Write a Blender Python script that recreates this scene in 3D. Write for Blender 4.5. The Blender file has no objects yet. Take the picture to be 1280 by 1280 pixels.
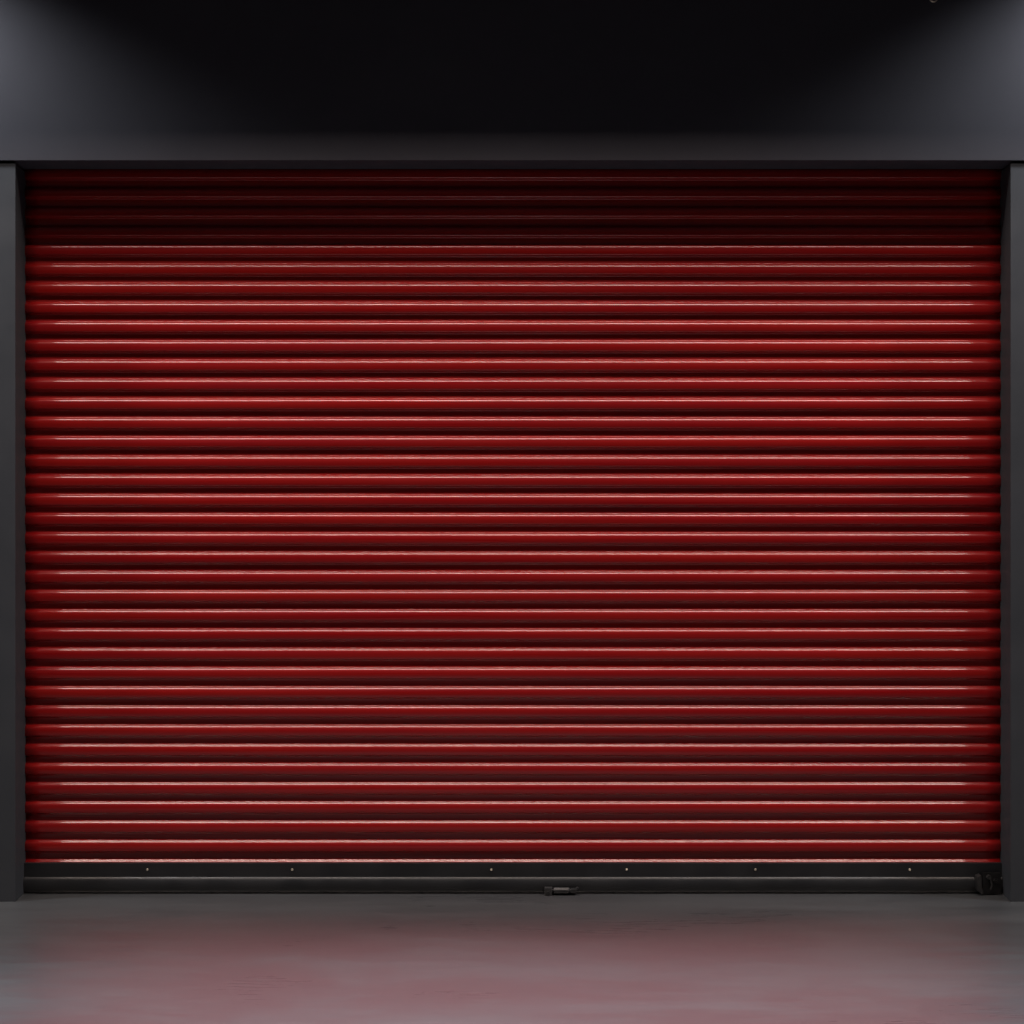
import bpy, bmesh, math, random
from mathutils import Vector, Matrix
random.seed(7)
SC = bpy.context.scene
COL = SC.collection
R = math.radians

# ------------------------------------------------------------------ helpers
def tag(o, label=None, cat=None, group=None, kind=None):
    if label: o['label'] = label
    if cat: o['category'] = cat
    if group: o['group'] = group
    if kind: o['kind'] = kind
    return o

def empty(name, loc):
    o = bpy.data.objects.new(name, None)
    o.empty_display_size = 0.1
    o.location = loc
    COL.objects.link(o)
    return o

def obj(name, bm, mat, parent=None, smooth=False, bevel=0.0, seg=2, autosmooth=None):
    if bevel > 0:
        es = [e for e in bm.edges if len(e.link_faces) == 2 and e.calc_face_angle(0) > R(30)]
        bmesh.ops.bevel(bm, geom=es, offset=bevel, segments=seg, profile=0.5, affect='EDGES', clamp_overlap=True)
    me = bpy.data.meshes.new(name)
    bmesh.ops.recalc_face_normals(bm, faces=bm.faces)
    bm.to_mesh(me); bm.free()
    me.materials.append(mat)
    if smooth:
        for p in me.polygons: p.use_smooth = True
    o = bpy.data.objects.new(name, me)
    COL.objects.link(o)
    if parent is not None:
        o.parent = parent
        o.location = -Vector(parent.location) if parent.parent is None and parent.type == 'EMPTY' else (0, 0, 0)
    return o

def box(bm, x0, x1, y0, y1, z0, z1):
    vs = [bm.verts.new((x, y, z)) for x in (x0, x1) for y in (y0, y1) for z in (z0, z1)]
    for f in ((0,1,3,2), (4,6,7,5), (0,4,5,1), (2,3,7,6), (0,2,6,4), (1,5,7,3)):
        bm.faces.new([vs[i] for i in f])

def prism(bm, pts, axis, a, b):
    """closed outline extruded along an axis"""
    def P(p, t):
        return {'x': (t, p[0], p[1]), 'y': (p[0], t, p[1]), 'z': (p[0], p[1], t)}[axis]
    A = [bm.verts.new(P(p, a)) for p in pts]
    B = [bm.verts.new(P(p, b)) for p in pts]
    n = len(pts)
    bm.faces.new(A); bm.faces.new(list(reversed(B)))
    for i in range(n):
        bm.faces.new((A[i], A[(i+1) % n], B[(i+1) % n], B[i]))

def cyl(bm, p0, p1, r0, r1=None, n=24):
    r1 = r0 if r1 is None else r1
    p0 = Vector(p0); p1 = Vector(p1); d = (p1-p0).normalized()
    u = d.orthogonal().normalized(); v = d.cross(u)
    A = []; B = []
    for i in range(n):
        a = 2*math.pi*i/n
        w = u*math.cos(a)+v*math.sin(a)
        A.append(bm.verts.new(p0+w*r0)); B.append(bm.verts.new(p1+w*r1))
    bm.faces.new(A); bm.faces.new(list(reversed(B)))
    for i in range(n):
        bm.faces.new((A[i], B[i], B[(i+1) % n], A[(i+1) % n]))

def tube(bm, pts, r, n=12, closed=False):
    pts = [Vector(p) for p in pts]; m = len(pts); rings = []
    for i, p in enumerate(pts):
        if closed: t = pts[(i+1) % m]-pts[i-1]
        else: t = pts[min(i+1, m-1)]-pts[max(i-1, 0)]
        t.normalize()
        u = t.cross(Vector((0, 1, 0)))
        if u.length < 1e-3: u = t.cross(Vector((1, 0, 0)))
        u.normalize(); v = t.cross(u)
        rings.append([bm.verts.new(p+(u*math.cos(2*math.pi*k/n)+v*math.sin(2*math.pi*k/n))*r) for k in range(n)])
    for i in range(m if closed else m-1):
        a = rings[i]; b = rings[(i+1) % m]
        for k in range(n):
            bm.faces.new((a[k], b[k], b[(k+1) % n], a[(k+1) % n]))
    if not closed:
        bm.faces.new(rings[0]); bm.faces.new(rings[-1])

# ------------------------------------------------------------------ materials
def newmat(name):
    m = bpy.data.materials.new(name); m.use_nodes = True
    nt = m.node_tree
    return m, nt, nt.nodes['Principled BSDF']

def N(nt, t, **kw):
    n = nt.nodes.new(t)
    for k, v in kw.items(): setattr(n, k, v)
    return n

def noise(nt, scale, vec_scale=(1, 1, 1), detail=4, rough=.5, off=(0, 0, 0), dist=0):
    tc = N(nt, 'ShaderNodeTexCoord'); mp = N(nt, 'ShaderNodeMapping')
    mp.inputs['Scale'].default_value = vec_scale; mp.inputs['Location'].default_value = off
    nz = N(nt, 'ShaderNodeTexNoise'); nz.inputs['Scale'].default_value = scale
    nz.inputs['Detail'].default_value = detail; nz.inputs['Roughness'].default_value = rough
    nz.inputs['Distortion'].default_value = dist
    nt.links.new(tc.outputs['Object'], mp.inputs['Vector']); nt.links.new(mp.outputs[0], nz.inputs['Vector'])
    return nz.outputs['Fac']

def ramp(nt, fac, a, b, lo, hi, smooth=True):
    r = N(nt, 'ShaderNodeMapRange'); r.interpolation_type = 'SMOOTHSTEP' if smooth else 'LINEAR'
    r.inputs['From Min'].default_value = a; r.inputs['From Max'].default_value = b
    r.inputs['To Min'].default_value = lo; r.inputs['To Max'].default_value = hi
    nt.links.new(fac, r.inputs['Value']); return r.outputs['Result']

def mix(nt, fac, c0, c1):
    m = N(nt, 'ShaderNodeMix', data_type='RGBA')
    if isinstance(fac, float): m.inputs[0].default_value = fac
    else: nt.links.new(fac, m.inputs[0])
    for i, c in ((6, c0), (7, c1)):
        if isinstance(c, tuple): m.inputs[i].default_value = (*c, 1)
        else: nt.links.new(c, m.inputs[i])
    return m.outputs[2]

def bump(nt, h, strength, dist):
    b = N(nt, 'ShaderNodeBump'); b.inputs['Strength'].default_value = strength; b.inputs['Distance'].default_value = dist
    nt.links.new(h, b.inputs['Height']); return b.outputs['Normal']

def dark_paint(name, c0, c1, rough, bumpd=0.0006, spec=.5, metallic=0):
    m, nt, b = newmat(name)
    f = noise(nt, 2.3, detail=6, rough=.6)
    g = noise(nt, 260, detail=2)
    nt.links.new(mix(nt, ramp(nt, f, .3, .7, 0, 1), c0, c1), b.inputs['Base Color'])
    nt.links.new(ramp(nt, noise(nt, 9, detail=5), .3, .7, rough-.05, rough+.08), b.inputs['Roughness'])
    nt.links.new(bump(nt, g, .25, bumpd), b.inputs['Normal'])
    b.inputs['Specular IOR Level'].default_value = spec
    b.inputs['Metallic'].default_value = metallic
    return m

WALL = dark_paint('fascia_coating', (.038, .0390, .0510), (.042, .0425, .0550), .62, spec=.25)
JAMB = dark_paint('jamb_coating', (.033, .038, .046), (.038, .043, .052), .55, spec=.3)
RAIL = dark_paint('rail_powdercoat', (.008, .0092, .011), (.012, .013, .0155), .45, .0003, spec=.4)
BLACK = dark_paint('black_iron', (.006, .006, .007), (.012, .012, .013), .45, .0006, metallic=.3)
IRON = dark_paint('worn_iron', (.022, .022, .024), (.045, .045, .047), .42, .0005, metallic=.5)
ZINC = dark_paint('zinc_screw', (.66, .58, .46), (.76, .68, .56), .30, .0002, metallic=.9)

def red_paint():
    m, nt, b = newmat('red_shutter_paint')
    f = noise(nt, 1.0, (.35, 1, 9), detail=5, rough=.6)
    f2 = noise(nt, 1.0, (.6, 1, 55), detail=4, rough=.6, off=(3, 0, 5))
    c = mix(nt, ramp(nt, f, .3, .7, 0, 1), (.180, .0036, .0050), (.220, .0060, .0052))
    c = mix(nt, ramp(nt, f2, .45, .75, 0, .5), c, (.165, .0028, .0080))
    nt.links.new(c, b.inputs['Base Color'])
    nt.links.new(ramp(nt, noise(nt, 1.0, (1.2, 1, 60), detail=5, off=(1, 2, 3)), .3, .7, .24, .40), b.inputs['Roughness'])
    b.inputs['Specular IOR Level'].default_value = .2
    b.inputs['Coat Weight'].default_value = .68
    b.inputs['Coat Roughness'].default_value = .07
    # faint rolling marks that run along the slats
    h = noise(nt, 1.0, (.9, 1, 70), detail=5, rough=.55, off=(7, 1, 2))
    bn = bump(nt, h, .08, .0004)
    nt.links.new(bn, b.inputs['Normal'])
    return m
RED = red_paint()

def concrete():
    m, nt, b = newmat('polished_concrete')
    big = noise(nt, 1.0, (.8, 1.7, 1), detail=5, rough=.6, off=(3.3, 8.2, 0), dist=.4)
    mid = noise(nt, 1.0, (1.6, 14, 1), detail=6, rough=.6, off=(9, 1, 0))
    fine = noise(nt, 1.0, (5, 60, 1), detail=6, rough=.7, off=(5, 3, 0))
    grit = noise(nt, 180, detail=3, rough=.7)
    c = mix(nt, ramp(nt, mid, .3, .7, 0, 1), (.031, .035, .039), (.042, .047, .052))
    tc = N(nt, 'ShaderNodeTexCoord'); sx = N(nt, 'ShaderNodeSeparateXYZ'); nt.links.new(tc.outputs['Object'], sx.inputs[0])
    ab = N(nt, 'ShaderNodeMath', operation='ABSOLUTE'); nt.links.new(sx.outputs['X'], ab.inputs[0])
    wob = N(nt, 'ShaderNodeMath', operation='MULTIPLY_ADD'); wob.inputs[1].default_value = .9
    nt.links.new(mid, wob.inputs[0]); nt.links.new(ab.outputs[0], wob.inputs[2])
    door = ramp(nt, wob.outputs[0], 1.55, 2.45, 1, .12)          # the painted red reflection is about as wide as the opening
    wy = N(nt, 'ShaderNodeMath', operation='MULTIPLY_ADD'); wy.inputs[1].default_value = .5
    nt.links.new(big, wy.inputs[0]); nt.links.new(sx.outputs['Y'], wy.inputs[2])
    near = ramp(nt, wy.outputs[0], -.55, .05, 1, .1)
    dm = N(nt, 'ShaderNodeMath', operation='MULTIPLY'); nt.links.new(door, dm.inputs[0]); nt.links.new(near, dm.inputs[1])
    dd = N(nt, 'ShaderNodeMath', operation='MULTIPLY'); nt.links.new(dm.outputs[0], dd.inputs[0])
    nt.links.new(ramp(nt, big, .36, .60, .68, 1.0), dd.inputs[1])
    c = mix(nt, dd.outputs[0], c, (.067, .037, .041))     # shutter's red reflection, painted into the floor colour
    c = mix(nt, ramp(nt, fine, .45, .8, 0, .3), c, (.058, .057, .057))
    nt.links.new(c, b.inputs['Base Color'])
    rr = N(nt, 'ShaderNodeMath', operation='ADD')
    nt.links.new(ramp(nt, big, .35, .68, .42, .26), rr.inputs[0])
    nt.links.new(ramp(nt, fine, .3, .7, -.015, .03), rr.inputs[1])
    nt.links.new(rr.outputs[0], b.inputs['Roughness'])
    b.inputs['IOR'].default_value = 1.6
    b.inputs['Specular IOR Level'].default_value = .75
    b.inputs['Coat Weight'].default_value = 1; b.inputs['Coat Roughness'].default_value = .30; b.inputs['Coat IOR'].default_value = 1.7
    hs = N(nt, 'ShaderNodeMath', operation='MULTIPLY_ADD'); hs.inputs[1].default_value = .35
    nt.links.new(grit, hs.inputs[0]); nt.links.new(fine, hs.inputs[2])
    nt.links.new(bump(nt, hs.outputs[0], .17, .0025), b.inputs['Normal'])
    return m
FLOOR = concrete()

# ------------------------------------------------------------------ dimensions
HALF = 2.002          # half width of the curtain at the shutter plane (y = 0)
JF = -0.149           # jamb front
HF = -0.155           # fascia front
HB = 2.962            # fascia underside
PITCH = 24.03/305.0
ZC = 475/305.0

# ------------------------------------------------------------------ ground
bm = bmesh.new()
vs = [bm.verts.new(p) for p in ((-60, -80, 0), (60, -80, 0), (60, 1.2, 0), (-60, 1.2, 0))]
bm.faces.new(vs)
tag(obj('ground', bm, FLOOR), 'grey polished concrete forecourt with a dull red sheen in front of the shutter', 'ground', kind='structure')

# ------------------------------------------------------------------ garage facade
fac = tag(empty('garage_building', (0, 0, 0)), 'charcoal garage front with a wide plain fascia above the red shutter', 'building')
bm = bmesh.new(); box(bm, -9, 9, HF, .60, HB, 5.4)
obj('fascia', bm, WALL, fac, bevel=.0025)
bm = bmesh.new(); box(bm, -9.1, 9.1, -.30, .62, 5.402, 5.52)
obj('roof_edge', bm, WALL, fac, bevel=.006)
bm = bmesh.new(); box(bm, -9, 9, -.74, HF-.002, 4.195, 4.33)  # unseen slab added to keep the bar's light off the fascia
obj('shade_canopy', bm, WALL, fac, bevel=.004)
for s in (-1, 1):
    bm = bmesh.new()
    pts = [(s*1.989, JF), (s*2.55, JF), (s*2.55, .02), (s*2.10, .02), (s*2.10, .045), (s*2.001, .045)]
    prism(bm, pts, 'z', 0.0, 2.950)
    obj('door_jamb', bm, JAMB, fac, bevel=.002)
    bm = bmesh.new(); box(bm, min(s*2.552, s*9), max(s*2.552, s*9), -.11, .5, 0, 2.950)
    obj('wall', bm, WALL, fac, bevel=.003)
    # recessed packing that closes the shadow gap under the fascia
    bm = bmesh.new(); box(bm, min(s*2.03, s*8.95), max(s*2.03, s*8.95), -.075, .018, 2.9505, 2.9615)
    obj('shadow_gap', bm, BLACK, fac)
bm = bmesh.new(); box(bm, -2.5, 2.5, .16, .30, 0.002, HB-.002)
obj('inner_wall', bm, BLACK, fac)

# ------------------------------------------------------------------ roller shutter
sh = tag(empty('roller_shutter', (0, 0, 0)), 'closed glossy red corrugated roller shutter filling the charcoal opening', 'roller shutter')

# profile of one slat (px of 24 per pitch, surface tilt in degrees): a steep
# upper leaf, a tight roll, a nearly flat face and a tucked-back underside
TILT = ((0, 3), (2.2, 12), (2.8, 46), (4.2, 44), (5, 36), (6, 26), (7.2, 14), (9, 6), (12, -2), (15.4, -10), (15.8, -57), (17.9, -58), (18.6, -5), (24, 3))
def _tilt(q):
    for (p0, a0), (p1, a1) in zip(TILT[:-1], TILT[1:]):
        if p0 <= q <= p1:
            return a0+(a1-a0)*(q-p0)/(p1-p0)
    return 3
_NS = 480
_acc = [0.0]
for _i in range(_NS):
    th = _tilt((_i+.5)*24/_NS)
    _acc.append(_acc[-1]+math.tan(R(th))*PITCH/_NS)
_res = _acc[-1]
# the residual goes into the underside only, so that the slats close on each other
_acc = [v-_res*min(max((i/_NS-15.7/24)/(2.6/24), 0), 1) for i, v in enumerate(_acc)]
_mn = min(_acc); PMAX = max(_acc)-_mn
def prof(t):
    f = t*_NS; i = min(int(f), _NS-1)
    return (_acc[i]*(1-(f-i))+_acc[i+1]*(f-i)-_mn)-.006

NP = 96
rows = []
ztop_line = (640-1077)/305.0+ZC     # height of the lowest highlight
z_low = 0.116
# highlight sits about 0.20 of a pitch above the crest
z0 = ztop_line + .215*PITCH      # t = 0 for that slat sits here
k = 0
zs = []
nslat = 40
for sidx in range(-1, nslat):
    base = z0 + sidx*PITCH
    jy = random.uniform(-.0008, .0008); jz = random.uniform(-.0008, .0008)
    for i in range(NP):
        t = 1-i/NP
        zs.append((base-t*PITCH+jz*math.sin(math.pi*t), prof(t)+jy*math.sin(math.pi*t), sidx))
zs = [q for q in zs if z_low-.02 < q[0] < HB+.10]
NX = 64
bm = bmesh.new()
waves = {}
for sidx in range(-2, nslat+1):
    waves[sidx] = [(random.uniform(.5, 4.5), random.uniform(0, 6.28), random.uniform(.00003, .00010)) for _ in range(3)]
grid = []
for (z, d, sidx) in zs:
    row = []
    for j in range(NX+1):
        x = -HALF+2*HALF*j/NX
        w = sum(a*math.sin(f*x+p) for f, p, a in waves[sidx])
        env = max(0, d)/.020
        row.append(bm.verts.new((x, -d+w*env, z+w*1.2*env)))
    grid.append(row)
for a, b in zip(grid[:-1], grid[1:]):
    for j in range(NX):
        bm.faces.new((a[j], a[j+1], b[j+1], b[j]))
# small dents where the paint line wanders
cur = obj('curtain', bm, RED, sh, smooth=True)
sol = cur.modifiers.new('thickness', 'SOLIDIFY'); sol.thickness = .0012; sol.offset = -1

# bottom rail: flat upper leaf, a step, then a rolled lower lip
def zpx(y, depth=0.0): return ZC+(640-y)*(6-depth)/1830.0
zt = zpx(1079, .022); zst = zpx(1096, .022)
zb = .003
prof_pts = [(-.022, zt), (-.022, zst+.0010)]
hz = (zst-zb)/2; zm = zst-hz
for i in range(0, 17):
    a = R(80-i*150/16)
    prof_pts.append((-.0195-.0150*math.cos(a), zm+hz*math.sin(a)*(1 if a > 0 else 1.06)))
prof_pts += [(-.010, zb), (.020, zb), (.020, zt)]
bm = bmesh.new(); prism(bm, prof_pts, 'x', -HALF+.002, HALF-.002)
rail = obj('bottom_rail', bm, RAIL, sh, bevel=.0006, seg=1)
bm = bmesh.new(); box(bm, -HALF+.004, HALF-.004, -.002, .012, .0002, .0028)
obj('rubber_seal', bm, BLACK, rail)

for i, px in enumerate((183, 364, 613, 782, 943, 1136)):
    x = (px-640)*(6-.022)/1830.; z = zpx(1087, .022)
    bm = bmesh.new()
    cyl(bm, (x, -.0222, z), (x, -.0250, z), .0052, .0040, 16)
    cyl(bm, (x, -.0250, z), (x, -.0262, z), .0040, .0022, 16)
    obj('screw', bm, ZINC, rail)

# centre latch: hasp plate with a block, a barrel bolt and its end knob
lock = empty('lock', (0, 0, 0)); lock.parent = sh
lx = lambda px: (px-640)*(6-.05)/1830.
lz = lambda py: zpx(py, .05)
bm = bmesh.new()
box(bm, lx(679.5), lx(688.8), -.062, -.034, lz(1121.5), lz(1109.5))
lb = obj('lock_body', bm, IRON, lock, bevel=.0035)
bm = bmesh.new()
cyl(bm, (lx(684), -.062, lz(1115.5)), (lx(684), -.0665, lz(1115.5)), .0085, .0075, 20)
obj('keyhole_cover', bm, BLACK, lb, smooth=False)
bm = bmesh.new()
cyl(bm, (lx(691.2), -.048, lz(1113.2)), (lx(709.5), -.048, lz(1113.2)), .0125, .0125, 24)
cyl(bm, (lx(709.5), -.048, lz(1113.2)), (lx(711.3), -.048, lz(1113.2)), .0125, .0080, 24)
obj('bolt_barrel', bm, IRON, lock, bevel=.0012)
bm = bmesh.new()
cyl(bm, (lx(688.5), -.048, lz(1113.2)), (lx(714), -.048, lz(1113.2)), .0055, .0055, 16)
obj('bolt', bm, IRON, lock)
bm = bmesh.new()
box(bm, lx(712.5), lx(719.5), -.058, -.038, lz(1115.8), lz(1111.2))
cyl(bm, (lx(718), -.050, lz(1113)), (lx(720.8), -.052, lz(1109.2)), .0060, .0052, 14)
obj('bolt_knob', bm, IRON, lock, bevel=.0015)
bm = bmesh.new()
box(bm, lx(681), lx(719), -.0395, -.0300, lz(1116.8), lz(1110.8))
obj('lock_plate', bm, BLACK, lock, bevel=.001)

# right end bracket
br = empty('end_bracket', (0, 0, 0)); br.parent = sh
bx = lambda px: (px-640)*(6-.045)/1830.
bz = lambda py: zpx(py, .045)
bm = bmesh.new()
prism(bm, [(bx(1219), bz(1095.2)), (bx(1223.8), bz(1093.2)), (bx(1224.5), bz(1108)), (bx(1226.5), bz(1115)), (bx(1224.8), bz(1117.5)),
           (bx(1219.2), bz(1111.5))], 'y', -.062, -.024)
obj('bracket_plate', bm, IRON, br, bevel=.002)
bm = bmesh.new()
box(bm, bx(1227), bx(1249.5), -.046, -.0300, .004, bz(1091.5))
obj('bracket_housing', bm, BLACK, br, bevel=.002)
bm = bmesh.new()
tube(bm, [(bx(1231), -.052, bz(1095.5)), (bx(1236), -.054, bz(1098)), (bx(1238), -.054, bz(1106)), (bx(1236.5), -.052, bz(1111.5))], .0052)
cyl(bm, (bx(1234), -.046, bz(1096)), (bx(1234), -.060, bz(1096)), .0100, .0085, 18)
obj('bracket_lever', bm, IRON, br)
bm = bmesh.new()
cyl(bm, (bx(1243.5), -.046, bz(1101.5)), (bx(1243.5), -.052, bz(1101.5)), .0125, .0110, 6)
cyl(bm, (bx(1243.5), -.052, bz(1101.5)), (bx(1243.5), -.058, bz(1101.5)), .0060, .0055, 14)
obj('bracket_bolt', bm, BLACK, br)

# ------------------------------------------------------------------ steel ring that dips into the picture at the top right
rx = (1164.7-640)*(6-.17)/1830.; 
ringc = Vector((rx, -.178, ZC+(640+3.5)*(6-.17)/1830.))
rg = tag(empty('hanging_ring', (rx, HF, ringc.z+.03)), 'small grey steel ring hanging high on the dark fascia near its right end', 'ring')
bm = bmesh.new()
tube(bm, [ringc+Vector((.0165*math.cos(a)*1.02, .004*math.sin(a), .022*math.sin(a))) for a in [2*math.pi*i/28 for i in range(28)]], .0032, 10, True)
obj('ring', bm, ZINC, rg, smooth=True)
bm = bmesh.new()
cyl(bm, (rx, HF+.002, ringc.z+.022), (rx, HF-.003, ringc.z+.022), .016, .014, 20)
tube(bm, [(rx, HF-.002, ringc.z+.030), (rx, HF-.030, ringc.z+.030), (rx, HF-.036, ringc.z+.023), (rx, HF-.030, ringc.z+.0145)], .0034, 10)
obj('hook', bm, IRON, rg)

# ------------------------------------------------------------------ lamps
def housing_mat():
    m, nt, b = newmat('lamp_lens')
    b.inputs['Base Color'].default_value = (.8, .8, .8, 1)
    b.inputs['Emission Color'].default_value = (.95, .97, 1, 1)
    b.inputs['Emission Strength'].default_value = 6
    return m
LENS = housing_mat()

def light(name, typ, loc, aim, power, color, **kw):
    l = bpy.data.lights.new(name, typ); l.energy = power; l.color = color
    for k, v in kw.items(): setattr(l, k, v)
    o = bpy.data.objects.new(name, l); COL.objects.link(o)
    o.location = loc
    d = Vector(aim)-Vector(loc)
    o.rotation_euler = d.to_track_quat('-Z', 'Y').to_euler()
    return o

# wall downlights past each end of the fascia
DLX = 2.85; DLZ = 4.12; DLY = -.40
for s, side in ((-1, 'left'), (1, 'right')):
    t = tag(empty('ceiling_lamp', (s*DLX, HF, DLZ)), 'black can downlight high above the %s door jamb' % side, 'lamp', 'downlights over the jambs')
    bm = bmesh.new()
    cyl(bm, (s*DLX, DLY, DLZ+.02), (s*DLX, DLY, 4.193), .075, .078, 28)
    obj('lamp_body', bm, BLACK, t, bevel=.003)
    bm = bmesh.new(); cyl(bm, (s*DLX, DLY, DLZ+.017), (s*DLX, DLY, DLZ+.0195), .055, .055, 28)
    obj('lamp_lens', bm, LENS, t)
    light('downlight', 'SPOT', (s*DLX, DLY, DLZ), (s*2.22, HF-.03, 2.94), 370, (.95, .96, 1), spot_size=R(76), spot_blend=1.0, shadow_soft_size=.07)

# long lighting bar high over the forecourt
light('yard_light_bar', 'AREA', (0, -2.95, 9.0), (0, -.2, 1.2), 1180, (1, .82, .71), shape='RECTANGLE', size=12.5, size_y=.55)
# unseen spot added to brighten the strip of floor in view
fl = light('floor_fill_spot', 'SPOT', (0, -2.0, 6.5), (0, -1.85, 0), 5900, (.86, .93, 1), spot_size=R(25), spot_blend=1.0, shadow_soft_size=.25)
fl.scale = (2.5, 1, 1)

# ------------------------------------------------------------------ night sky and the faint last light
w = bpy.data.worlds.new('World'); SC.world = w; w.use_nodes = True
nt = w.node_tree; bg = nt.nodes['Background']
sky = nt.nodes.new('ShaderNodeTexSky'); sky.sky_type = 'NISHITA'; sky.sun_disc = False
sky.sun_elevation = R(-2); sky.sun_rotation = R(0)
nt.links.new(sky.outputs[0], bg.inputs['Color']); bg.inputs['Strength'].default_value = .15

# ------------------------------------------------------------------ camera
cam = bpy.data.cameras.new('camera'); co = bpy.data.objects.new('camera', cam); COL.objects.link(co)
co.location = (-.004, -6, ZC); co.rotation_euler = (R(90), 0, 0)
cam.sensor_fit = 'HORIZONTAL'; cam.sensor_width = 36; cam.lens = 36*1830/1280
cam.clip_end = 300
SC.camera = co
SC.view_settings.view_transform = 'Standard'; SC.view_settings.look = 'None'
SC.view_settings.exposure = 0; SC.view_settings.gamma = 1
